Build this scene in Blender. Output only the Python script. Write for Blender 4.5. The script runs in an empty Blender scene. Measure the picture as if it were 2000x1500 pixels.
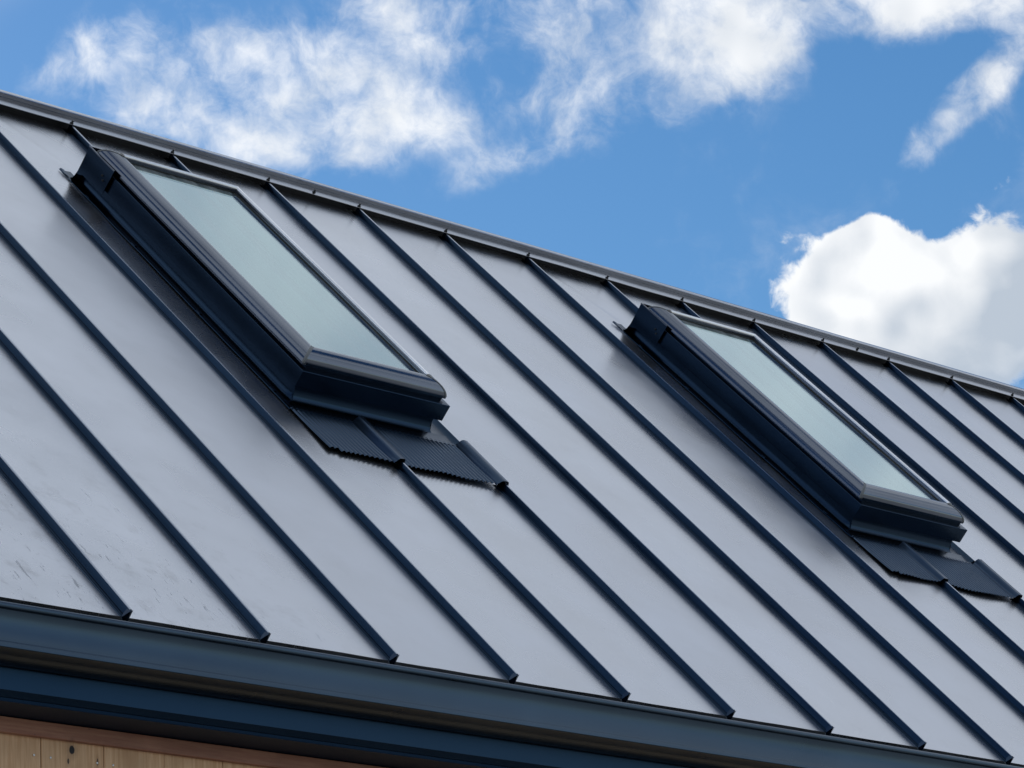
import bpy, bmesh, math, random
from mathutils import Vector, Matrix, noise as mnoise

random.seed(11)
R = math.radians
scene = bpy.context.scene
C = scene.collection

# ------------------------------------------------------------------ camera
EAVE = 3.57                       # height of the eaves edge above the ground
PITCH = R(45)
cam_d = bpy.data.cameras.new('camera')
cam = bpy.data.objects.new('camera', cam_d)
C.objects.link(cam)
cam_d.sensor_width = 36
cam_d.lens = 124.45
cam_d.clip_start = 0.05
cam_d.clip_end = 3000
right = Vector((0.68617772, -0.72596792, -0.0461596))
up = Vector((-0.17183239, -0.22341991, 0.95945671))
fwd = Vector((0.70684776, 0.65042611, 0.27805057))
mw = Matrix.Identity(4)
for i in range(3):
    mw[i][0], mw[i][1], mw[i][2] = right[i], up[i], -fwd[i]
mw[0][3], mw[1][3], mw[2][3] = -5.28522053, -6.66160741, -1.96743055 + EAVE
cam.matrix_world = mw
scene.camera = cam

# ------------------------------------------------------------------ light
SUN_AZ, SUN_EL = 4.0, 32.0       # clockwise from +Y, above the horizon: behind the ridge
sd = Vector((math.sin(R(SUN_AZ)) * math.cos(R(SUN_EL)), math.cos(R(SUN_AZ)) * math.cos(R(SUN_EL)), math.sin(R(SUN_EL))))
sun_d = bpy.data.lights.new('sun', 'SUN')
sun_d.energy = 3.5
sun_d.angle = R(0.5)
sun_d.color = (1.0, 0.95, 0.88)
sun = bpy.data.objects.new('sun', sun_d)
C.objects.link(sun)
sun.rotation_euler = sd.to_track_quat('Z', 'Y').to_euler()
sun.location = (0, 10, 30)

vs = scene.view_settings
vs.view_transform = 'Standard'
vs.look = 'None'
vs.gamma = 1
vs.exposure = 0.25
vs.use_curve_mapping = False


# ------------------------------------------------------------------ node helpers
class NG:
    """small expression helper for a node tree"""

    def __init__(self, nt):
        self.nt = nt

    def new(self, t, **kw):
        n = self.nt.nodes.new(t)
        for k, v in kw.items():
            setattr(n, k, v)
        return n

    def put(self, sock, v):
        if isinstance(v, bpy.types.NodeSocket):
            self.nt.links.new(v, sock)
        else:
            sock.default_value = v

    def m(self, op, a, b=0.0, c=0.0, clamp=False):
        n = self.new('ShaderNodeMath', operation=op, use_clamp=clamp)
        self.put(n.inputs[0], a)
        self.put(n.inputs[1], b)
        self.put(n.inputs[2], c)
        return n.outputs[0]

    def add(self, a, b): return self.m('ADD', a, b)
    def sub(self, a, b): return self.m('SUBTRACT', a, b)
    def mul(self, a, b): return self.m('MULTIPLY', a, b)
    def div(self, a, b): return self.m('DIVIDE', a, b)
    def mx(self, a, b): return self.m('MAXIMUM', a, b)
    def mn(self, a, b): return self.m('MINIMUM', a, b)

    def vm(self, op, a, b=(0, 0, 0), out=0, scale=None):
        n = self.new('ShaderNodeVectorMath', operation=op)
        self.put(n.inputs[0], a)
        self.put(n.inputs[1], b)
        if scale is not None:
            self.put(n.inputs['Scale'], scale)
        return n.outputs[out]

    def dot(self, a, b): return self.vm('DOT_PRODUCT', a, b, 1)

    def ss(self, lo, hi, v):
        n = self.new('ShaderNodeMapRange', interpolation_type='SMOOTHSTEP')
        self.put(n.inputs[0], v)
        n.inputs[1].default_value = lo
        n.inputs[2].default_value = hi
        n.inputs[3].default_value = 0
        n.inputs[4].default_value = 1
        return n.outputs[0]

    def lin(self, v, a, b, c, d):
        n = self.new('ShaderNodeMapRange')
        self.put(n.inputs[0], v)
        for i, x in enumerate((a, b, c, d)):
            n.inputs[i + 1].default_value = x
        return n.outputs[0]

    def noise(self, vec, scale, detail=4, rough=0.5, lac=2.0, dist=0.0, out=0):
        n = self.new('ShaderNodeTexNoise')
        self.put(n.inputs['Vector'], vec)
        n.inputs['Scale'].default_value = scale
        n.inputs['Detail'].default_value = detail
        n.inputs['Roughness'].default_value = rough
        n.inputs['Lacunarity'].default_value = lac
        n.inputs['Distortion'].default_value = dist
        return n.outputs[out]

    def mixc(self, f, a, b):
        n = self.new('ShaderNodeMix', data_type='RGBA')
        self.put(n.inputs[0], f)
        self.put(n.inputs[6], a)
        self.put(n.inputs[7], b)
        return n.outputs[2]

    def mixf(self, f, a, b):
        n = self.new('ShaderNodeMix', data_type='FLOAT')
        self.put(n.inputs[0], f)
        self.put(n.inputs[2], a)
        self.put(n.inputs[3], b)
        return n.outputs[0]


# ------------------------------------------------------------------ sky: clear air with broken cloud
world = bpy.data.worlds.new('World')
scene.world = world
world.use_nodes = True
g = NG(world.node_tree)
world.node_tree.nodes.clear()
sky = g.new('ShaderNodeTexSky', sky_type='NISHITA', sun_disc=False)
sky.sun_elevation = R(SUN_EL)
sky.sun_rotation = R(SUN_AZ)
sky.altitude = 100
sky.air_density = 1.0
sky.dust_density = 0.3
sky.ozone_density = 2.5
hsv = g.new('ShaderNodeHueSaturation')
hsv.inputs['Saturation'].default_value = 1.30
g.put(hsv.inputs['Color'], sky.outputs[0])
bg_sky = g.new('ShaderNodeBackground')
g.put(bg_sky.inputs[0], hsv.outputs[0])
bg_sky.inputs[1].default_value = 0.090

D = g.vm('NORMALIZE', g.new('ShaderNodeTexCoord').outputs['Generated'])
# chart of the cloud field round azimuth 47.5, elevation 19.5 degrees (units: tenths of a radian)
GEN_OFF = (4.85, 2.6, 0.27)        # which piece of the cloud noise the sky shows
AZ0, EL0 = R(47.55), R(19.45)
F0 = Vector((math.sin(AZ0) * math.cos(EL0), math.cos(AZ0) * math.cos(EL0), math.sin(EL0)))
R0 = F0.cross(Vector((0, 0, 1))).normalized()
U0 = R0.cross(F0)
dF = g.mx(g.dot(D, tuple(F0)), 0.05)
ca = g.mul(g.div(g.dot(D, tuple(R0)), dF), 10.0)
cb = g.mul(g.div(g.dot(D, tuple(U0)), dF), 10.0)
SOFT = [
    (-1.237, 0.378, 0.130, 0.058, 10, 0.80),
    (-1.089, 0.449, 0.159, 0.080, 20, 0.80),
    (-0.846, 0.409, 0.246, 0.101, -5, 1.05),
    (-0.574, 0.359, 0.217, 0.101, 0, 1.00),
    (-0.364, 0.234, 0.188, 0.087, -15, 0.90),
    (-0.810, 0.256, 0.246, 0.087, -5, 0.80),
    (-0.629, 0.132, 0.231, 0.087, -5, 1.30),
    (-0.957, 0.213, 0.174, 0.065, -15, 1.00),
    (-0.443, 0.108, 0.101, 0.058, 0, 0.60),
    (-0.195, 0.154, 0.116, 0.051, -10, 0.60),
    (-0.321, 0.505, 0.159, 0.043, 0, 0.70),
    (-0.124, 0.409, 0.202, 0.080, -10, 1.15),
    (0.087, 0.313, 0.145, 0.108, -20, 1.15),
    (0.024, 0.488, 0.289, 0.058, -5, 0.85),
    (0.309, 0.417, 0.246, 0.101, -5, 1.00),
    (0.233, 0.334, 0.159, 0.101, 30, 0.80),
    (0.596, 0.388, 0.246, 0.116, 0, 1.20),
    (0.619, 0.272, 0.159, 0.087, 15, 1.15),
    (0.959, 0.457, 0.376, 0.094, 0, 1.70),
    (1.363, 0.451, 0.347, 0.087, 0, 1.80),
    (0.285, 0.217, 0.130, 0.101, -20, 0.62),
    (0.194, 0.120, 0.130, 0.072, 30, 0.60),
    (-0.056, 0.032, 0.145, 0.058, 15, 0.55),
    (0.011, 0.230, 0.087, 0.072, -20, 0.50),
    (0.414, 0.196, 0.087, 0.087, -30, 0.50),
    (1.345, 0.208, 0.217, 0.058, 42, 1.90),
    (1.219, 0.120, 0.116, 0.049, 42, 1.50),
    (1.142, 0.002, 0.049, 0.072, 0, 0.60),
    (1.376, 0.077, 0.058, 0.058, 0, 0.30),
]
STREAK = [
    (1.345, 0.208, 0.231, 0.049, 42, 1.00),
    (1.219, 0.110, 0.101, 0.038, 42, 0.90),
    (1.031, 0.439, 0.289, 0.058, 0, 0.80),
    (1.319, 0.432, 0.231, 0.058, 0, 0.90),
    (0.621, 0.315, 0.174, 0.101, 10, 0.50),
]
HARD = [
    (0.959, -0.220, 0.072, 0.072, 0, 0.75),
    (1.038, -0.224, 0.065, 0.065, 0, 0.60),
    (0.986, -0.265, 0.104, 0.087, 0, 0.90),
    (0.879, -0.390, 0.130, 0.116, 50, 1.00),
    (1.095, -0.430, 0.246, 0.145, -8, 1.15),
    (1.376, -0.284, 0.159, 0.130, 30, 1.05),
    (1.281, -0.482, 0.318, 0.159, -15, 1.20),
]
chart = g.new('ShaderNodeCombineXYZ')
g.put(chart.inputs[0], ca)
g.put(chart.inputs[1], cb)
chart.inputs[2].default_value = 1.0
chart = chart.outputs[0]


def blob_sum(blobs, vec):
    tot = 0.0
    for (x, y, rx, ry, rot, amp) in blobs:
        c_, s_ = math.cos(R(rot)), math.sin(R(rot))
        u = g.dot(vec, (c_ / rx, s_ / rx, -(x * c_ + y * s_) / rx))
        v = g.dot(vec, (-s_ / ry, c_ / ry, -(y * c_ - x * s_) / ry))
        qq = g.m('MULTIPLY_ADD', u, u, g.mul(v, v))
        tot = g.m('MULTIPLY_ADD', g.m('POWER', 0.42, qq), amp, tot)
    return tot


def background(col, strength):
    b_ = g.new('ShaderNodeBackground')
    g.put(b_.inputs[0], col)
    g.put(b_.inputs[1], strength)
    return b_.outputs[0]


def mix_shader(f, a, b):
    n_ = g.new('ShaderNodeMixShader')
    g.put(n_.inputs[0], f)
    g.put(n_.inputs[1], a)
    g.put(n_.inputs[2], b)
    return n_.outputs[0]


CLOUD_DARK, CLOUD_LITE = (0.50, 0.57, 0.66, 1), (0.97, 0.985, 1.0, 1)
# clouds glow more the nearer they stand to the sun
near_sun = g.ss(0.5, 1.0, g.dot(D, tuple(sd)))
glow = g.m('MULTIPLY_ADD', near_sun, 0.14, 0.82)

# (1) the open sky all round: broken cloud
broad = g.noise(g.vm('ADD', D, GEN_OFF), 2.6, 6, 0.55, 2.1)
thin = g.lin(g.noise(g.vm('ADD', D, (1.3, 0.2, 7.7)), 12, 4, 0.6, 2.1), 0.38, 0.58, 0.58, 1.0)
q_gen = g.mul(g.mul(g.ss(0.41, 0.54, broad), thin), g.ss(-0.02, 0.10, g.dot(D, (0, 0, 1))))
sh_gen = g.ss(0.72, 0.45, broad)
sky_gen = mix_shader(g.mul(q_gen, 0.97), bg_sky.outputs[0], background(g.mixc(sh_gen, CLOUD_DARK, CLOUD_LITE), g.mul(glow, 1.08)))

# (2) the cloud field round the chart's centre
warp = g.vm('SCALE', g.vm('SUBTRACT', g.noise(D, 40, 3, 0.55, out=1), (0.5, 0.5, 0.5)), scale=0.016)
Dw = g.vm('ADD', D, warp)
n_soft = g.noise(Dw, 21, 9, 0.60, 2.1)
v_soft = g.m('MULTIPLY_ADD', g.m('SMOOTH_MIN', blob_sum(SOFT, chart), 1.1, 0.5), 0.72, g.mul(blob_sum(STREAK, chart), 0.32))
q = g.add(g.sub(v_soft, 0.06), g.mul(g.sub(n_soft, 0.5), g.m('MULTIPLY_ADD', g.ss(0.0, 0.45, v_soft), 2.0, 2.2)))
alpha_s = g.mul(g.m('POWER', g.ss(-0.02, 1.30, q), 1.25), 0.96)
# heaped cloud with a firmer outline
bil = g.noise(Dw, 46, 7, 0.58, 2.0)
v_hard = g.mn(blob_sum(HARD, chart), 1.6)
qh = g.add(v_hard, g.mul(g.sub(bil, 0.5), 2.2))
alpha_h = g.mul(g.ss(0.52, 0.80, qh), 0.98)
alpha = g.m('SUBTRACT', 1.0, g.mul(g.sub(1.0, alpha_s), g.sub(1.0, alpha_h)), clamp=True)
# lit side towards the sun, greyer in the thick of it
sunup = (F0 * -0.2 + U0 * 0.8 - R0 * 0.6).normalized()
n_off = g.noise(g.vm('ADD', D, tuple(sunup * 0.008)), 30, 2, 0.5, 2.1)
relief = g.sub(g.noise(D, 30, 2, 0.5, 2.1), n_off)
far_side = g.ss(-0.15, 0.45, g.m('MULTIPLY_ADD', g.sub(ca, 1.05), 0.9, g.mul(g.sub(cb, -0.35), -0.9)))
shade_s = g.m('MULTIPLY_ADD', relief, 2.2, 0.84, clamp=True)
shade_h = g.m('ADD', g.sub(0.90, g.mul(far_side, 0.85)), g.m('MULTIPLY_ADD', relief, 3.0, g.mul(g.sub(bil, 0.5), 0.9)), clamp=True)
ccol = g.mixc(g.mixf(alpha_h, shade_s, shade_h), CLOUD_DARK, CLOUD_LITE)
sky_chart = mix_shader(alpha, bg_sky.outputs[0], background(ccol, glow))

zone = g.ss(0.0, 0.7, g.sub(1.9, g.m('SQRT', g.m('MULTIPLY_ADD', g.mul(ca, 0.72), g.mul(ca, 0.72), g.mul(cb, g.mul(cb, 2.0))))))
zone = g.mul(zone, g.ss(0.80, 0.90, g.dot(D, tuple(F0))))
wo = g.new('ShaderNodeOutputWorld')
g.put(wo.inputs[0], mix_shader(zone, sky_gen, sky_chart))
world.cycles.sampling_method = 'MANUAL'
world.cycles.sample_map_resolution = 512
scene.cycles.max_bounces = 5
scene.cycles.diffuse_bounces = 3
scene.cycles.glossy_bounces = 3
scene.cycles.caustics_reflective = False
scene.cycles.caustics_refractive = False


# ------------------------------------------------------------------ materials
def new_mat(name):
    m = bpy.data.materials.new(name)
    m.use_nodes = True
    nt = m.node_tree
    return m, NG(nt), nt.nodes['Principled BSDF']


def bump(gg, bs, h, strength, dist):
    b = gg.new('ShaderNodeBump')
    b.inputs['Strength'].default_value = strength
    b.inputs['Distance'].default_value = dist
    gg.put(b.inputs['Height'], h)
    gg.put(bs.inputs['Normal'], b.outputs[0])
    return b


PAINT = (0.645, 0.66, 0.69, 1)


def painted(name, base=PAINT, rough=0.30, ior=2.2, marks=False, vary=0.03, metallic=1.0):
    m, gg, bs = new_mat(name)
    co = gg.new('ShaderNodeTexCoord').outputs['Object']
    n1 = gg.noise(co, 3.0, 2, 0.55)
    dark = tuple(c * 0.8 for c in base[:3]) + (1,)
    lite = tuple(c * 1.25 for c in base[:3]) + (1,)
    col = gg.mixc(n1, dark, lite)
    rnd_ = gg.new('ShaderNodeObjectInfo').outputs['Random']
    if marks:
        col = gg.mixc(gg.mul(rnd_, 0.14), col, (0.46, 0.48, 0.53, 1))
    rgh = gg.add(gg.lin(n1, 0.3, 0.7, rough - vary, rough + vary), gg.mul(gg.sub(rnd_, 0.5), 0.05))
    if marks:
        # scuffs and dried run-off along the fall of the sheet, most of them low down
        st = gg.new('ShaderNodeMapping')
        st.inputs['Scale'].default_value = (7.0, 1.3, 1)
        st.inputs['Rotation'].default_value = (0, 0, R(14))
        gg.put(st.inputs['Vector'], co)
        s1 = gg.noise(st.outputs[0], 5.5, 4, 0.72, 2.3)
        st2 = gg.new('ShaderNodeMapping')
        st2.inputs['Scale'].default_value = (16.0, 5.0, 1)
        st2.inputs['Rotation'].default_value = (0, 0, R(-25))
        gg.put(st2.inputs['Vector'], co)
        s2 = gg.noise(st2.outputs[0], 4.0, 3, 0.7, 2.3)
        xyz = gg.new('ShaderNodeSeparateXYZ')
        gg.put(xyz.inputs[0], co)
        low = gg.mul(gg.ss(-1.3, 0.0, gg.mul(xyz.outputs[1], -1.0)), gg.ss(-1.6, -0.5, gg.mul(xyz.outputs[0], -1.0)))
        thr = gg.ss(0.645, 0.70, gg.add(s1, gg.mul(low, 0.045)))
        thr2 = gg.mul(gg.ss(0.66, 0.70, s2), gg.m('ADD', low, 0.12))
        mark = gg.m('MINIMUM', gg.add(gg.mul(thr, gg.m('ADD', low, 0.10)), thr2), 1.0)
        col = gg.mixc(gg.mul(mark, 0.28), col, (0.09, 0.10, 0.10, 1))
        rgh = gg.add(rgh, gg.mul(mark, 0.25))
        stain = gg.mul(gg.ss(0.5, 0.75, gg.noise(co, 9.0, 3, 0.65)), gg.mul(gg.m('ADD', low, 0.15), 0.25))
        col = gg.mixc(stain, col, (0.16, 0.15, 0.13, 1))
    gg.put(bs.inputs['Base Color'], col)
    gg.put(bs.inputs['Roughness'], rgh)
    bs.inputs['IOR'].default_value = ior
    bs.inputs['Metallic'].default_value = metallic
    bump(gg, bs, gg.noise(co, 60.0, 1, 0.5), 0.05, 0.002)
    return m


M = {}
M['roof'] = painted('coated_steel_panel', rough=0.28, marks=True)
M['seam'] = painted('coated_steel_shaded', base=(0.020, 0.041, 0.074, 1), rough=0.28)  # panel coating darkened: the shade of the seam faces put into the colour
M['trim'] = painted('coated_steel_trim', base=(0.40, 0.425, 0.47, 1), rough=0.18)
M['gutter'] = painted('coated_steel_gutter', base=(0.056, 0.085, 0.118, 1), rough=0.30)
M['fascia'] = painted('coated_steel_fascia', base=(0.019, 0.042, 0.074, 1), rough=0.32)
M['soffit'] = painted('coated_steel_soffit', base=(0.012, 0.03, 0.062, 1), rough=0.6)
M['clad'] = painted('coated_aluminium', base=(0.020, 0.040, 0.070, 1), rough=0.25)
M['sash'] = painted('coated_aluminium_sash', base=(0.14, 0.16, 0.195, 1), rough=0.14, vary=0.03)
M['lead'] = painted('pleated_apron', base=(0.05, 0.078, 0.12, 1), rough=0.28)
M['bead'] = painted('highlight_aluminium', base=(0.86, 0.87, 0.88, 1), rough=0.30, vary=0.02)  # near white, for the bead that paints the rails' highlight
M['cap'] = painted('grey_plastic', base=(0.13, 0.14, 0.145, 1), rough=0.5, ior=1.45, metallic=0.0)
M['screw'] = painted('screw_head', base=(0.015, 0.018, 0.02, 1), rough=0.4, ior=1.5, metallic=0.0)

m, gg, bs = new_mat('rubber')
bs.inputs['Base Color'].default_value = (0.008, 0.009, 0.01, 1)
bs.inputs['Roughness'].default_value = 0.6
M['rubber'] = m

m, gg, bs = new_mat('galvanised_nail')
bs.inputs['Base Color'].default_value = (0.75, 0.75, 0.74, 1)
bs.inputs['Metallic'].default_value = 0.6
bs.inputs['Roughness'].default_value = 0.4
M['nail'] = m

# glass: clear pane with a strong surface reflection
m, gg, bs = new_mat('window_glass')
nt = m.node_tree
nt.nodes.remove(bs)
co = gg.new('ShaderNodeTexCoord').outputs['Object']
fr = gg.new('ShaderNodeFresnel')
fr.inputs[0].default_value = 1.52
# triple glazing: six surfaces reflect one after the other
fac = gg.div(gg.mul(fr.outputs[0], 6.0), gg.m('MULTIPLY_ADD', fr.outputs[0], 5.0, 1.0))
gl = gg.new('ShaderNodeBsdfGlossy')
gl.inputs['Color'].default_value = (0.84, 1.0, 0.99, 1)
gl.inputs['Roughness'].default_value = 0.06
tr = gg.new('ShaderNodeBsdfTransparent')
tr.inputs[0].default_value = (0.80, 0.93, 0.92, 1)
ms = gg.new('ShaderNodeMixShader')
gg.put(ms.inputs[0], fac)
gg.put(ms.inputs[1], tr.outputs[0])
gg.put(ms.inputs[2], gl.outputs[0])
# a film of dust, wiped in streaks
film = gg.new('ShaderNodeBsdfDiffuse')
film.inputs[0].default_value = (0.75, 0.78, 0.78, 1)
mp = gg.new('ShaderNodeMapping')
mp.inputs['Scale'].default_value = (3.5, 0.45, 1)
mp.inputs['Rotation'].default_value = (0, 0, R(4))
gg.put(mp.inputs['Vector'], co)
ms2 = gg.new('ShaderNodeMixShader')
gg.put(ms2.inputs[0], gg.m('MULTIPLY_ADD', gg.ss(0.42, 0.72, gg.noise(mp.outputs[0], 5, 2, 0.5)), 0.16, 0.02))
gg.put(ms2.inputs[1], ms.outputs[0])
gg.put(ms2.inputs[2], film.outputs[0])
ms = ms2
gg.put(nt.nodes['Material Output'].inputs[0], ms.outputs[0])
M['glass'] = m

m, gg, bs = new_mat('pale_backing')  # pale sheet guessed behind the pane, to brighten the glass
co = gg.new('ShaderNodeTexCoord').outputs['Object']
gg.put(bs.inputs['Base Color'], gg.mixc(gg.noise(co, 7, 3), (0.62, 0.80, 0.80, 1), (0.68, 0.85, 0.85, 1)))
bs.inputs['Roughness'].default_value = 0.9
M['pane_backing'] = m


def wood(name, c0, c1, knot=None, horizontal=False):
    m, gg, bs = new_mat(name)
    co = gg.new('ShaderNodeTexCoord').outputs['Object']
    oi = gg.new('ShaderNodeObjectInfo')
    off = gg.new('ShaderNodeCombineXYZ')
    gg.put(off.inputs[2], gg.mul(oi.outputs['Random'], 37.0))
    v = gg.vm('ADD', co, off.outputs[0])
    mp = gg.new('ShaderNodeMapping')
    mp.inputs['Scale'].default_value = (0.6, 6, 14) if horizontal else (14, 6, 0.6)
    gg.put(mp.inputs['Vector'], v)
    gr = gg.noise(mp.outputs[0], 9, 6, 0.62, 2.1, 0.6)
    big = gg.noise(v, 5, 3, 0.5)
    col = gg.mixc(gg.ss(0.32, 0.68, gr), c0 + (1,), c1 + (1,))
    col = gg.mixc(gg.mul(gg.ss(0.4, 0.7, big), 0.45), col, tuple(x * 0.62 for x in c0) + (1,))
    spk = gg.ss(0.70, 0.76, gg.noise(v, 70, 3, 0.6))
    col = gg.mixc(gg.mul(spk, 0.6), col, (0.05, 0.035, 0.025, 1))
    vv = gg.new('ShaderNodeTexVoronoi')
    mk = gg.new('ShaderNodeMapping')
    mk.inputs['Scale'].default_value = (3.2, 0.0, 1.7)
    gg.put(mk.inputs['Vector'], v)
    gg.put(vv.inputs['Vector'], mk.outputs[0])
    vv.inputs['Scale'].default_value = 1.6
    kn = gg.sub(1.0, gg.ss(0.03, 0.10, gg.add(vv.outputs['Distance'], gg.mul(gg.noise(v, 30, 2), 0.04))))
    col = gg.mixc(gg.mul(kn, 0.85), col, (0.035, 0.02, 0.015, 1))
    for kp in (knot or []):
        px, pz, rx, rz, dens = kp
        sx = gg.new('ShaderNodeSeparateXYZ')
        gg.put(sx.inputs[0], co)
        wob = gg.mul(gg.sub(gg.noise(co, 60, 2), 0.5), 0.5)
        dx = gg.div(gg.sub(sx.outputs[0], px), rx)
        dz = gg.div(gg.sub(sx.outputs[2], pz), rz)
        dd = gg.add(gg.m('SQRT', gg.add(gg.mul(dx, dx), gg.mul(dz, dz))), wob)
        halo = gg.sub(1.0, gg.ss(0.9, 2.6, dd))
        col = gg.mixc(gg.mul(halo, 0.35 * dens), col, (0.20, 0.11, 0.06, 1))
        core = gg.sub(1.0, gg.ss(0.75, 1.05, dd))
        col = gg.mixc(gg.mul(core, dens), col, (0.012, 0.011, 0.014, 1))
    gg.put(bs.inputs['Base Color'], col)
    bs.inputs['Roughness'].default_value = 0.7
    bump(gg, bs, gr, 0.25, 0.002)
    return m


M['wood'] = wood('larch_board', (0.58, 0.335, 0.175), (0.76, 0.50, 0.295))
M['wood_trim'] = wood('larch_trim', (0.30, 0.13, 0.085), (0.40, 0.20, 0.13), horizontal=True)

m, gg, bs = new_mat('gravel')
co = gg.new('ShaderNodeTexCoord').outputs['Object']
gg.put(bs.inputs['Base Color'], gg.mixc(gg.noise(co, 1.4, 6, 0.6), (0.20, 0.20, 0.198, 1), (0.30, 0.295, 0.285, 1)))
bs.inputs['Roughness'].default_value = 0.9
M['gravel'] = m


# ------------------------------------------------------------------ mesh helpers
def link(name, me, mat, parent=None, smooth=None):
    o = bpy.data.objects.new(name, me)
    if mat is not None and not me.materials:
        me.materials.append(mat)
    C.objects.link(o)
    o.parent = parent
    if smooth is not None:
        me.shade_smooth()
        me.set_sharp_from_angle(angle=R(smooth))
    return o


def mesh(name, verts, faces):
    me = bpy.data.meshes.new(name)
    me.from_pydata(verts, [], faces)
    me.update()
    bm = bmesh.new()
    bm.from_mesh(me)
    bmesh.ops.remove_doubles(bm, verts=bm.verts, dist=1e-6)
    bmesh.ops.recalc_face_normals(bm, faces=bm.faces)
    bm.to_mesh(me)
    bm.free()
    return me


def obj(name, verts, faces, mat, parent=None, smooth=None):
    return link(name, mesh(name, verts, faces), mat, parent, smooth)


def prism_x(prof, xs, cap=True, wob=None):
    """closed (y, z) profile swept along x through the stations xs"""
    n = len(prof)
    verts, faces = [], []
    for i, x in enumerate(xs):
        for j, (y, z) in enumerate(prof):
            dy, dz = wob(x, j) if wob else (0, 0)
            verts.append((x, y + dy, z + dz))
    for i in range(len(xs) - 1):
        for j in range(n):
            a, b = i * n + j, i * n + (j + 1) % n
            faces.append((a, b, b + n, a + n))
    if cap:
        faces.append(tuple(range(n)))
        faces.append(tuple(range((len(xs) - 1) * n, len(xs) * n)))
    return verts, faces


def prism_y(prof, ys, cap=True):
    """closed (x, z) profile swept along y"""
    n = len(prof)
    verts = [(x, y, z) for y in ys for (x, z) in prof]
    faces = []
    for i in range(len(ys) - 1):
        for j in range(n):
            a, b = i * n + j, i * n + (j + 1) % n
            faces.append((a, b, b + n, a + n))
    if cap:
        faces.append(tuple(range(n)))
        faces.append(tuple(range((len(ys) - 1) * n, len(ys) * n)))
    return verts, faces


def box_mesh(name, x0, x1, y0, y1, z0, z1, bev=0.0, seg=2):
    me = bpy.data.meshes.new(name)
    bm = bmesh.new()
    bmesh.ops.create_cube(bm, size=1)
    for v in bm.verts:
        v.co = ((x0 + x1) / 2 + v.co.x * (x1 - x0), (y0 + y1) / 2 + v.co.y * (y1 - y0), (z0 + z1) / 2 + v.co.z * (z1 - z0))
    if bev:
        bmesh.ops.bevel(bm, geom=list(bm.edges), offset=bev, segments=seg, affect='EDGES', profile=0.5)
    bm.to_mesh(me)
    bm.free()
    return me


def grid(nu, nv, fn):
    verts = [fn(i / nu, j / nv) for i in range(nu + 1) for j in range(nv + 1)]
    faces = [(i * (nv + 1) + j, (i + 1) * (nv + 1) + j, (i + 1) * (nv + 1) + j + 1, i * (nv + 1) + j + 1)
             for i in range(nu) for j in range(nv)]
    return verts, faces


def sheet(pts, t):
    """open polyline -> closed thin profile"""
    out = []
    n = len(pts)
    for i, (y, z) in enumerate(pts):
        a = Vector(pts[max(i - 1, 0)])
        b = Vector(pts[min(i + 1, n - 1)])
        d = (b - a).normalized()
        out.append((y + d.y * t, z - d.x * t))
    return list(pts) + out[::-1]


def tag(o, label, cat, group=None):
    o['label'] = label
    o['category'] = cat
    if group:
        o['group'] = group
    return o


def empty(name, loc=(0, 0, 0), rot=(0, 0, 0), parent=None):
    o = bpy.data.objects.new(name, None)
    o.empty_display_size = 0.2
    o.location = loc
    o.rotation_euler = rot
    C.objects.link(o)
    o.parent = parent
    return o


# ------------------------------------------------------------------ the setting
gv = [(-900, -900, 0), (900, -900, 0), (900, 900, 0), (-900, 900, 0)]
ground = obj('ground', gv, [(0, 1, 2, 3)], M['gravel'])
ground['kind'] = 'structure'

# ------------------------------------------------------------------ the house
P = 0.475                        # distance between standing seams
K0, K1 = -5, 25                  # first and last seam
X0, X1 = K0 * P, K1 * P
L = 3.484                        # eaves to the ridge flange, up the slope
SEAM_H = 0.0246
YR = 3.580                       # apex of the ridge, up the slope
WALL_Y = 0.165

house = empty('house')
tag(house, 'timber clad house under a dark standing seam metal roof', 'house')
RM_LOC, RM_ROT = (0, 0, EAVE), (PITCH, 0, 0)

roof = link('roof', box_mesh('roof', X0 + 0.01, X1 - 0.01, 0.012, YR - 0.02, -0.045, -0.006), M['trim'], house)
roof.location, roof.rotation_euler = RM_LOC, RM_ROT

SKY_DX = 2.838                   # from one roof window to the next
CREASES = {4: [((1.99, 3.43), (2.14, 3.10), 0.020, 0.0035)], 10: [((4.83, 3.43), (4.975, 3.10), 0.020, 0.0030)]}


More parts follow.
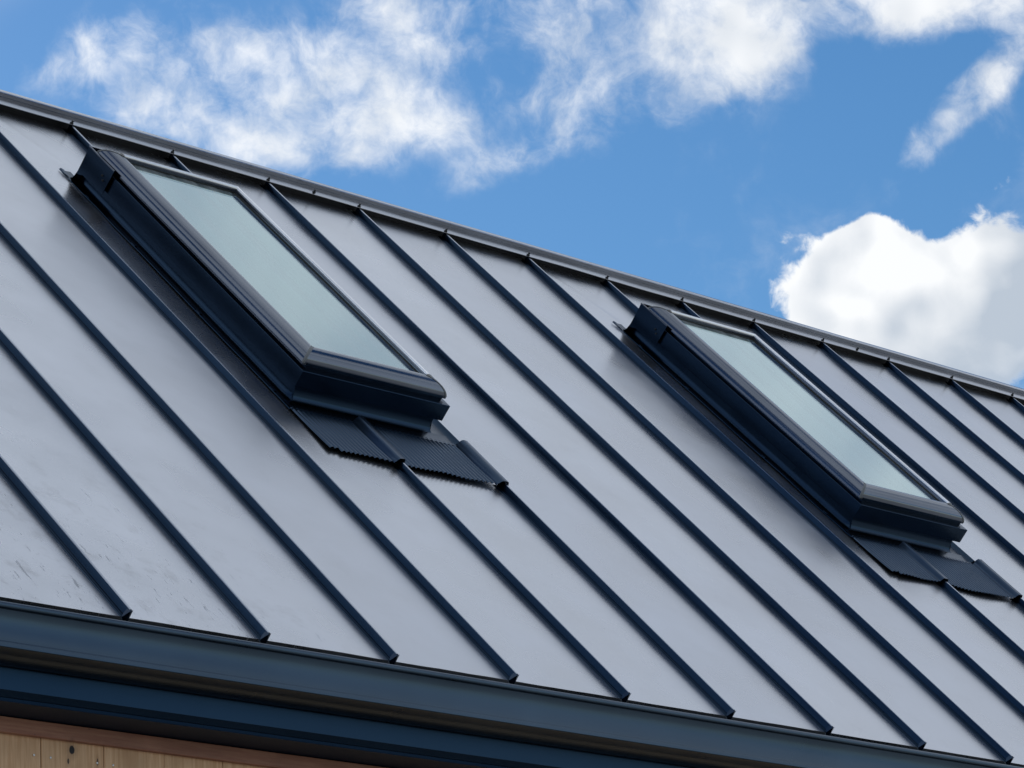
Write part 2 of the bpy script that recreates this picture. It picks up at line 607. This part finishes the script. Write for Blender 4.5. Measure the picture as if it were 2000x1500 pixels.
def pan_mesh(k):
    rnd = random.Random(100 + k)
    ox = rnd.uniform(0, 50)
    prof = [0.005, 0.012, 0.03]
    nmid = 16 if k in CREASES else 6
    prof += [0.05 + (P - 0.095) * i / nmid for i in range(nmid + 1)]
    prof += [P - 0.030, P - 0.005]
    ny = 130 if k in CREASES else 40
    ys = [L + 0.04 - (L + 0.04) * j / ny for j in range(ny + 1)]
    verts, faces = [], []
    x0 = k * P
    for y in ys:
        for px in prof:
            x = x0 + px
            z = 0.0
            edge = min(1.0, px / 0.12, (P - px) / 0.12)
            edge = max(0.0, edge)
            z += 0.0019 * edge * mnoise.noise(Vector((x * 3.0 + ox, y * 1.6, k * 3.3)))
            z += 0.0009 * edge * mnoise.noise(Vector((x * 9.0 + ox, y * 6, k * 1.3)))
            for (a, b, w, h) in CREASES.get(k, ()):
                ax, ay = a
                bx, by = b
                t = ((x - ax) * (bx - ax) + (y - ay) * (by - ay)) / ((bx - ax) ** 2 + (by - ay) ** 2)
                tc = min(1.0, max(0.0, t))
                d = math.hypot(x - ax - tc * (bx - ax), y - ay - tc * (by - ay))
                fade = min(1.0, max(0.0, t + 0.3)) if t < 0.7 else max(0.0, 1.0 - max(0, t - 1) * 4)
                z += h * math.exp(-(d / w) ** 2) * fade * edge ** 0.3
            verts.append((x, y, z))
    n = len(prof)
    # folded drip edge at the eaves
    last = verts[-n:]
    verts += [(x, -0.0010, z - 0.003) for (x, y, z) in last]
    verts += [(x, -0.003, z - 0.014) for (x, y, z) in last]
    rows = len(ys) + 2
    for j in range(rows - 1):
        for i in range(n - 1):
            a = j * n + i
            faces.append((a, a + 1, a + 1 + n, a + n))
    return mesh('roof_panel', verts, faces)


for k in range(K0, K1):
    link('roof_panel', pan_mesh(k), M['roof'], roof, smooth=35)

# standing seams; those that meet a roof window are interrupted there
SEAM = [(-0.0240, -0.003), (-0.0238, 0.0006), (-0.0230, 0.0013), (-0.0135, 0.0016), (-0.0122, 0.0028), (-0.0052, 0.0031), (-0.0045, 0.0045), (-0.0044, 0.0236), (-0.0036, 0.0246), (0.0030, 0.0246), (0.0038, 0.0236), (0.0040, -0.003)]


def seam_mesh(k, y0, y1):
    x = k * P
    rnd = random.Random(k * 7 + 3)
    nst = max(2, int((y1 - y0) / 0.12))
    ys = [y0 + (y1 - y0) * i / nst for i in range(nst + 1)]
    verts, faces = prism_y([(x + a, b) for (a, b) in SEAM], ys)
    # hand-folded seams wander a little
    n = len(SEAM)
    for j, y in enumerate(ys):
        wx = 0.0009 * mnoise.noise(Vector((k * 5.7, y * 1.7, 0.3)))
        wz = 0.0006 * mnoise.noise(Vector((k * 2.7, y * 4.1, 7.3)))
        for i in range(n):
            vx, vy, vz = verts[j * n + i]
            f = max(0.0, vz) / SEAM_H
            verts[j * n + i] = (vx + wx * f, vy, vz + wz * f)
    if y0 < 0.01:
        # the fold that closes the seam at the eaves
        b = len(verts)
        e = rnd.uniform(-0.002, 0.002)
        verts += [(x - 0.020 + e, -0.003, 0.0005), (x - 0.0035, -0.007, 0.0255), (x + 0.0035, -0.005, 0.0262), (x + 0.004, -0.006, -0.010),
                  (x - 0.006, -0.011, 0.006), (x - 0.010, -0.004, -0.010), (x - 0.0045, 0.014, 0.006), (x - 0.0042, 0.010, 0.021)]
        faces += [(b, b + 4, b + 1), (b + 1, b + 4, b + 3, b + 2), (b, b + 5, b + 3, b + 4), (b, b + 1, b + 7, b + 6)]
    return mesh('standing_seam', verts, faces)


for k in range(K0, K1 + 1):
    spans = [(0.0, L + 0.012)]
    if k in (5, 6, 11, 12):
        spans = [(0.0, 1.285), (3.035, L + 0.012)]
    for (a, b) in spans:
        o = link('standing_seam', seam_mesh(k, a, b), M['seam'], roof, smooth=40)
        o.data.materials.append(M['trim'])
        for pl_ in o.data.polygons:          # folded top edge in a paler coating, its highlight put into the colour
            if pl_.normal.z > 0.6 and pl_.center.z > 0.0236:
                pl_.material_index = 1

# closure strip that shuts the pans off under the ridge
vv, ff = prism_x([(L + 0.030, -0.004), (L + 0.030, 0.026), (L + 0.034, 0.026), (L + 0.034, -0.004)], [X0, X1])
obj('ridge_closure', vv, ff, M['rubber'], roof)

# back slope and gable ends (away from the view)
apex_y, apex_z = YR * math.cos(PITCH), YR * math.sin(PITCH)
back = link('back_roof', box_mesh('back_roof', X0 + 0.01, X1 - 0.01, 0.0, YR - 0.02, -0.045, 0.0), M['trim'], house)
back.location = (X0 + X1, 2 * apex_y, EAVE)
back.rotation_euler = (PITCH, 0, math.pi)

# ridge capping
T = 0.0012
cap_front = [(L, 0.0282), (L + 0.0005, 0.0300), (L + 0.035, 0.0304), (L + 0.0700, 0.0307), (L + 0.0720, 0.0320), (L + 0.0715, 0.0425),
             (L + 0.0690, 0.0438), (L + 0.0690, 0.0458), (L + 0.0708, 0.0468), (YR, 0.0474)]
prof = cap_front + [(YR + 0.004, 0.0455), (YR + 0.040, 0.008), (YR + 0.040, -0.010), (YR + 0.003, 0.0), (L + 0.078, 0.022), (L + 0.036, 0.0275)]


def ridge_wob(x, j):
    ph = x / P
    if j <= 2:
        return (0.0016 * mnoise.noise(Vector((x * 1.3, 3.1, 0))), 0.0013 * abs(math.sin(math.pi * ph)) * mnoise.noise(Vector((x * 2.1, 9.0, 0))) - (0.0006 if j < 2 else 0))
    return (0.0016 * mnoise.noise(Vector((x * 0.9, 5.1, j * 0.01))), 0.0010 * mnoise.noise(Vector((x * 1.4, 1.0, j * 0.02))))


xs = [X0 - 0.03 + (X1 - X0 + 0.06) * i / 240 for i in range(241)]
vv, ff = prism_x(prof, xs, wob=ridge_wob)
ridge = obj('ridge_cap', vv, ff, M['trim'], house, smooth=30)
ridge.location, ridge.rotation_euler = RM_LOC, RM_ROT


def screw_mesh(name, r, h):
    me = bpy.data.meshes.new(name)
    bm = bmesh.new()
    bmesh.ops.create_cone(bm, cap_ends=True, segments=12, radius1=r * 1.6, radius2=r * 1.5, depth=h * 0.25, matrix=Matrix.Translation((0, 0, h * 0.125)))
    bmesh.ops.create_cone(bm, cap_ends=True, segments=6, radius1=r, radius2=r * 0.95, depth=h * 0.8, matrix=Matrix.Translation((0, 0, h * 0.62)))
    bm.to_mesh(me)
    bm.free()
    me.materials.append(M['screw'])
    return me


ridge_screw = screw_mesh('screw', 0.0045, 0.012)
for k in range(K0, K1 + 1):
    s = link('screw', ridge_screw, None, ridge)
    s.location = (k * P - 0.002, L + 0.009, 0.0300)
    s.rotation_euler = (random.uniform(-0.1, 0.1), random.uniform(-0.1, 0.1), random.uniform(0, 1))
for x in (3.565 + 0.002, 6.905):
    s = link('screw', ridge_screw, None, ridge)
    s.location = (x, L + 0.020, 0.0302)
    s.rotation_euler = (0.15, -0.1, 0.4)

# fascia with a drip fold, then the boxed soffit (world y, z relative to the eaves edge)
fas = [(0.018, -0.030), (0.010, -0.040), (0.010, -0.2265), (0.0125, -0.229), (0.021, -0.2415), (0.030, -0.2425), (0.030, -0.236), (0.024, -0.228), (0.024, -0.030)]
vv, ff = prism_x([(y, z + EAVE) for (y, z) in fas], [X0, X1])
obj('fascia', vv, ff, M['fascia'], house, smooth=25)
sof = [(0.026, -0.249), (0.027, -0.2515), (0.151, -0.2565), (0.30, -0.2565), (0.30, -0.2400), (0.026, -0.2400)]
vv, ff = prism_x([(y, z + EAVE) for (y, z) in sof], [X0, X1])
obj('soffit', vv, ff, M['soffit'], house, smooth=25)

# front wall: vertical boards and the horizontal board under the soffit
wall = link('wall', box_mesh('wall', X0 + 0.05, X1 - 0.05, WALL_Y + 0.024, WALL_Y + 0.18, 0.0, EAVE - 0.25), M['rubber'], house)
tb = link('trim_board', box_mesh('trim_board', X0, X1, WALL_Y - 0.018, WALL_Y + 0.004, EAVE - 0.298, EAVE - 0.2585, 0.002), M['wood_trim'], house)
PW = 0.2045
j0 = 0.3289
knotted = wood('larch_board_knotted', (0.58, 0.335, 0.175), (0.76, 0.50, 0.295),
               knot=[(0.428 - 0.3289 - 0.0, EAVE - 0.318, 0.0095, 0.0125, 1.0), (0.0870, EAVE - 0.3475, 0.0035, 0.008, 0.9), (0.183, EAVE - 0.340, 0.003, 0.010, 0.8)])
i0 = int((X0 - j0) / PW)
plank_me = None
for i in range(i0, int((X1 - j0) / PW)):
    xa = j0 + i * PW
    if i == 0:
        me = box_mesh('plank', 0.0012, PW - 0.0012, 0.0, 0.022, 0.05, EAVE - 0.262, 0.0015)
        o = link('plank', me, knotted, wall)
    else:
        if plank_me is None:
            plank_me = box_mesh('plank', 0.0012, PW - 0.0012, 0.0, 0.022, 0.05, EAVE - 0.262, 0.0015)
            plank_me.materials.append(M['wood'])
        o = link('plank', plank_me, None, wall)
    o.location = (xa, WALL_Y + random.uniform(-0.0012, 0.0012), 0)
nail_me = bpy.data.meshes.new('nail')
bm = bmesh.new()
bmesh.ops.create_uvsphere(bm, u_segments=10, v_segments=6, radius=0.0032)
for v in bm.verts:
    v.co.y *= 0.45
bm.to_mesh(nail_me)
bm.free()
nail_me.materials.append(M['nail'])
for i in range(-2, 8):
    xa = j0 + i * PW
    for dx in (-0.026, 0.030):
        n = link('nail', nail_me, None, wall)
        n.location = (xa + dx + random.uniform(-0.003, 0.003), WALL_Y - 0.002, EAVE - 0.3455 + random.uniform(-0.003, 0.003))

for (nm, xx) in (('gable_wall', X0 + 0.06), ('gable_wall', X1 - 0.18)):
    pts = [(WALL_Y + 0.18, 0), (WALL_Y + 0.18, EAVE - 0.16), (apex_y, EAVE + apex_z - 0.15), (2 * apex_y - WALL_Y - 0.18, EAVE - 0.16), (2 * apex_y - WALL_Y - 0.18, 0)]
    vv, ff = prism_x(pts, [xx, xx + 0.12])
    obj(nm, vv, ff, M['wood'], house)
link('back_wall', box_mesh('back_wall', X0 + 0.2, X1 - 0.2, 2 * apex_y - WALL_Y - 0.17, 2 * apex_y - WALL_Y, 0.0, EAVE - 0.2), M['wood'], house)

# ------------------------------------------------------------------ gutter
gut = empty('gutter', (0, 0, EAVE))
tag(gut, 'dark blue grey metal gutter running along the whole eaves', 'gutter')


def arc(cx, cy, rx, ry, a0, a1, n):
    return [(cx + rx * math.cos(R(a0 + (a1 - a0) * i / n)), cy + ry * math.sin(R(a0 + (a1 - a0) * i / n))) for i in range(n + 1)]


front = [(-0.0900, -0.0440), (-0.0905, -0.0395), (-0.0930, -0.0375), (-0.0960, -0.0378), (-0.1000, -0.0410), (-0.1022, -0.0455), (-0.1022, -0.0500),
         (-0.1005, -0.0530), (-0.0970, -0.0548), (-0.0945, -0.0565)]
front += [(-0.0915, -0.064), (-0.0890, -0.076), (-0.0882, -0.092), (-0.0890, -0.108), (-0.0910, -0.122), (-0.0935, -0.1335), (-0.0945, -0.1355)]
front += [(-0.0960, -0.1362), (-0.1012, -0.1482), (-0.1010, -0.1500), (-0.0995, -0.1515)]
front += [(-0.085, -0.1545), (-0.066, -0.1580), (-0.050, -0.1610), (-0.048, -0.1622), (-0.020, -0.1680), (-0.002, -0.1715), (0.004, -0.1700), (0.006, -0.060)]
vv, ff = prism_x(sheet(front, -0.0014), [X0 - 0.02 + (X1 - X0 + 0.04) * i / 60 for i in range(61)],
                 wob=lambda x, j: (0.0008 * mnoise.noise(Vector((x * 0.8, 0, 0))), 0.0010 * mnoise.noise(Vector((x * 0.6, 4, 0)))))
obj('trough', vv, ff, M['gutter'], gut, smooth=30)
endp = [(-0.096, -0.04), (-0.088, -0.09), (-0.1, -0.15), (-0.05, -0.161), (0.0, -0.171), (0.004, -0.045)]
for xx in (X0 - 0.024, X1 + 0.021):
    vv, ff = prism_x(endp, [xx, xx + 0.003])
    obj('end_cap', vv, ff, M['gutter'], gut)

# ------------------------------------------------------------------ roof windows
W, H = 0.66, 1.40


def ring_side(prof, side, W=W, H=H):
    """one mitred side of a rectangular ring; prof = closed (inset, z)"""
    verts, faces = [], []
    n = len(prof)
    for end in (0, 1):
        for (o, z) in prof:
            if side == 'left':
                verts.append((o, o if end == 0 else H - o, z))
            elif side == 'right':
                verts.append((W - o, o if end == 0 else H - o, z))
            elif side == 'bottom':
                verts.append((o if end == 0 else W - o, o, z))
            else:
                verts.append((o if end == 0 else W - o, H - o, z))
    for j in range(n):
        a, b = j, (j + 1) % n
        faces.append((a, b, b + n, a + n))
    faces.append(tuple(range(n)))
    faces.append(tuple(range(n, 2 * n)))
    return verts, faces


Z0, Z1, O1 = 0.128, 0.168, 0.062
SASH_DY = 0.020
curve = [(O1 - (O1 - 0.008) * math.cos(t), Z0 + (Z1 - Z0) * math.sin(t)) for t in [math.pi / 2 * i / 14 for i in range(15)]]
SASH = curve + [(O1 + 0.010, Z1), (O1 + 0.013, Z1 - 0.0015), (O1 + 0.014, Z1 - 0.004), (O1 + 0.014, 0.146), (0.030, 0.128), (0.0095, 0.1265)]
COVER = [(0.022, 0.060), (0.0012, 0.060), (0.0, 0.0612), (0.0, 0.1168), (0.0012, 0.118), (0.026, 0.119), (0.026, 0.117), (0.0025, 0.116), (0.0025, 0.063), (0.022, 0.063)]


def make_window(seed):
    rnd = random.Random(seed)
    root = empty('skylight', (0, 0, 0), RM_ROT)

    def part(name, vf, mat, smooth=None, parent=root):
        return obj(name, vf[0], vf[1], mat, parent, smooth)

    # frame box inside the cladding
    fp = [(0.020, 0.0), (0.020, 0.066), (0.026, 0.070), (0.026, 0.136), (0.075, 0.136), (0.075, 0.0)]
    for sd_ in ('left', 'right', 'bottom', 'top'):
        part('frame', ring_side(fp, sd_), M['clad'])
    for sd_ in ('left', 'right', 'bottom'):
        part('cladding', ring_side(COVER, sd_), M['clad'], 30)
    # sash with a quarter-round outer face
    for sd_ in ('left', 'right', 'bottom', 'top'):
        part('sash_rail', ring_side(SASH, sd_), M['sash'], 35).location.y = SASH_DY
    # near-white half-round bead added as the highlight of the upper and far rails
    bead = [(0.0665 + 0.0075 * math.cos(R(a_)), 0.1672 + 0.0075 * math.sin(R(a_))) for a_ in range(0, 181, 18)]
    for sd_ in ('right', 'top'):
        part('highlight_bead', ring_side(bead, sd_), M['bead'], 40).location.y = SASH_DY
    # plastic caps over the mitres
    for (sx, sy) in ((0, 0), (1, 0), (0, 1), (1, 1)):
        verts, faces = [], []
        cp = curve[1:] + SASH[15:18]
        w = 0.0075
        for (o, z) in cp:
            oo, zz = o - 0.0008, z + 0.0008
            for (px, py) in ((oo, oo + w), (oo, oo), (oo + w, oo)):
                verts.append((px if not sx else W - px, py if not sy else H - py, zz))
        for j in range(len(cp) - 1):
            a = j * 3
            faces += [(a, a + 1, a + 4, a + 3), (a + 1, a + 2, a + 5, a + 4)]
        part('corner_cap', (verts, faces), M['cap'], 60).location.y = SASH_DY
    # glazing
    gi = O1 + 0.0125
    pane = link('pane', box_mesh('pane', gi, W - gi, gi, H - gi, 0.146, 0.152), M['glass'], root)
    pane.location.y = SASH_DY
    gk = [(O1 + 0.014, 0.1515), (O1 + 0.014, 0.156), (O1 + 0.016, 0.155), (O1 + 0.0165, 0.1525)]
    for sd_ in ('left', 'right', 'bottom', 'top'):
        part('gasket', ring_side(gk, sd_), M['rubber'], parent=pane)
    link('pane_backing', box_mesh('pane_backing', 0.06, W - 0.06, 0.075, H - 0.055, 0.118, 0.121), M['pane_backing'], root)  # unseen pale sheet, added under the pane to brighten the glass
    # hood over the upper end
    bk = [(1.436, 0.1405), (1.4345, 0.120), (1.430, 0.070), (1.431, 0.048), (1.434, 0.034), (1.437, 0.022), (1.442, 0.012), (1.452, 0.007)]
    hood = part('hood', prism_x(sheet(bk, 0.0015), [-0.0090, W + 0.0090]), M['clad'], 40)
    side_out = [(1.258, 0.046), (1.258, 0.140), (1.437, 0.1405), (1.4345, 0.120), (1.4315, 0.070), (1.431, 0.036), (1.420, 0.036), (1.395, 0.046)]
    for x in (-0.010, W + 0.010):
        dx = 0.002 if x < 0 else -0.002
        part('hood_side', prism_x(side_out, [x, x + dx]), M['clad'], parent=hood)
    part('hood_lip', prism_x([(1.258, 0.1375), (1.258, 0.1415), (1.437, 0.1415), (1.437, 0.1375)], [-0.0112, -0.0068]), M['sash'], parent=hood)
    for (py, pz) in ((1.288, 0.086), (1.302, 0.098)):
        tl = link('screw', SCREW, None, hood)
        tl.location, tl.rotation_euler = (-0.010, py, pz), (0, R(-90), 0)
    # sheet flashing dressed on to the roof down both sides
    def edge(y):
        return -0.0235 + 0.0022 * mnoise.noise(Vector((y * 3.1, seed, 0))) + 0.0012 * mnoise.noise(Vector((y * 11, seed, 3)))
    n = 60
    verts, faces = [], []
    for j in range(n + 1):
        y = -0.055 + 1.555 * j / n
        e = edge(y)
        zl = 0.0065 + 0.0022 * mnoise.noise(Vector((y * 4, seed * 2.0, 1)))
        k_ = 1.0 if 0.012 < y < 1.437 else 0.0
        verts += [(e, y, zl - 0.0025), (e + 0.0008, y, zl), (e + 0.012, y, zl + 0.0005), (0.004, y, 0.0075), (0.013, y, 0.0078 + 0.0032 * k_),
                  (0.0175, y, 0.0080 + 0.010 * k_), (0.0195, y, 0.0082 + 0.0268 * k_), (0.0198, y, 0.0084 + 0.0536 * k_)]
    for j in range(n):
        for i in range(7):
            a = j * 8 + i
            faces.append((a, a + 1, a + 9, a + 8))
    flash = part('side_flashing', (verts, faces), M['clad'], 50)
    verts, faces = [], []
    for j in range(n + 1):
        y = -0.050 + 1.565 * j / n
        z1 = 0.013
        k_ = 1.0 if 0.012 < y < 1.437 else 0.0
        verts += [(W - 0.0198, y, 0.0084 + 0.0536 * k_), (W - 0.0195, y, 0.0082 + 0.0268 * k_), (W - 0.0175, y, 0.0080 + 0.010 * k_), (W - 0.012, y, 0.0078 + 0.0032 * k_), (W - 0.002, y, 0.0075), (W + 0.048, y, 0.0075), (W + 0.058, y, 0.0085), (W + 0.074, y, 0.022), (W + 0.078, y, 0.021), (W + 0.086, y, 0.0045)]
    for j in range(n):
        for i in range(9):
            a = j * 10 + i
            faces.append((a, a + 1, a + 11, a + 10))
    part('side_flashing', (verts, faces), M['clad'], 50)
    # corner fold and cleats of the flashing
    vv = [(-0.0245, 1.508, 0.004), (-0.0235, 1.470, 0.0085), (-0.012, 1.440, 0.0085), (-0.008, 1.500, 0.008), (-0.018, 1.508, 0.0105), (-0.010, 1.500, 0.0105)]
    part('corner_fold', (vv, [(0, 1, 4), (1, 2, 5, 4), (2, 3, 5), (0, 4, 5, 3)]), M['lead'], parent=flash)
    for y in (0.085, 0.52, 0.98, 1.30):
        yy = y + rnd.uniform(-0.03, 0.03)
        c = link('cleat', box_mesh('cleat', -0.024, -0.010, -0.012, 0.012, 0.0, 0.0022, 0.0006, 1), M['clad'], flash)
        c.location = (0, yy, 0.0075)
        c.rotation_euler = (0, 0, rnd.uniform(-0.2, 0.2))
    # front flashing: upturn under the cladding, then a flat plate
    fr_ = [(0.0195, 0.062), (0.0190, 0.046), (0.0150, 0.030), (0.0075, 0.017), (-0.004, 0.0115), (-0.020, 0.0100), (-0.058, 0.0092)]
    part('front_flashing', prism_x(sheet(fr_[:5], -0.0012), [0.0195, 0.2, 0.4, W - 0.0195]), M['clad'], 40)
    part('front_plate', prism_x(sheet(fr_[4:], -0.0012), [-0.016, 0.2, 0.4, W + 0.048]), M['clad'], 40)
    part('front_hem', prism_x([(-0.060, 0.0070), (-0.060, 0.0118), (-0.054, 0.0118), (-0.054, 0.0070)], [-0.020, W + 0.09]), M['lead'])
    # pleated apron dressed over the roof and the two seams below the window
    h1, h2 = 0.275, 0.750
    if seed == 2:
        h1, h2 = 0.275 + 2.85 - SKY_DX, 0.750 + 2.85 - SKY_DX
    xa, xb = -0.022, h2 + 0.018
    nx = int((xb - xa) / 0.001875)
    ny = 14

    def hump(x):
        def one(c, wl, wr):
            d = x - c
            wdt = wl if d < 0 else wr
            t = min(1.0, abs(d) / wdt)
            flat = 0.009 / wdt
            t = max(0.0, (t - flat) / (1 - flat))
            return 0.5 + 0.5 * math.cos(math.pi * t)
        return max(one(h1, 0.030, 0.020), one(h2, 0.036, 0.020))

    def ap(u, v):
        x = xa + (xb - xa) * u
        hm = hump(x)
        low = -0.300 + 0.010 * mnoise.noise(Vector((x * 7, seed * 3.3, 0))) + (0.012 if x < 0.02 else 0)
        if seed == 2:
            low += 0.006 * math.sin(x * 9)
        y = -0.050 + (low + 0.050) * v
        pl = 0.0060 * (abs(math.sin(math.pi * x / 0.0205)) - 0.5) * (1.0 - 0.85 * min(1.0, hm * 3))
        lift = (0.004 + 0.007 * mnoise.noise(Vector((x * 6 + seed, y * 5, 2.0)))) * v ** 2 * (1 - hm)
        z = 0.0095 + pl + 0.0235 * hm + max(-0.001, lift)
        xx = x + 0.0025 * mnoise.noise(Vector((x * 10, y * 14, seed)))
        return (xx, y, z)
    part('apron', grid(nx, ny, ap), M['lead'], 50)
    return root


SCREW = screw_mesh('screw', 0.0028, 0.005)
roofm = Matrix.Translation(RM_LOC) @ Matrix.Rotation(PITCH, 4, 'X')
for seed, dx, label in ((1, 0.0, 'larger, nearer skylight with its whole pleated apron in view'),
                        (2, SKY_DX, 'smaller, farther skylight whose pleated apron ends at the picture edge')):
    w = make_window(seed)
    w.location = roofm @ Vector((2.10 + dx, 1.56, 0.0))
    tag(w, label, 'skylight', 'skylights set in the metal roof')
    w['kind'] = 'thing'
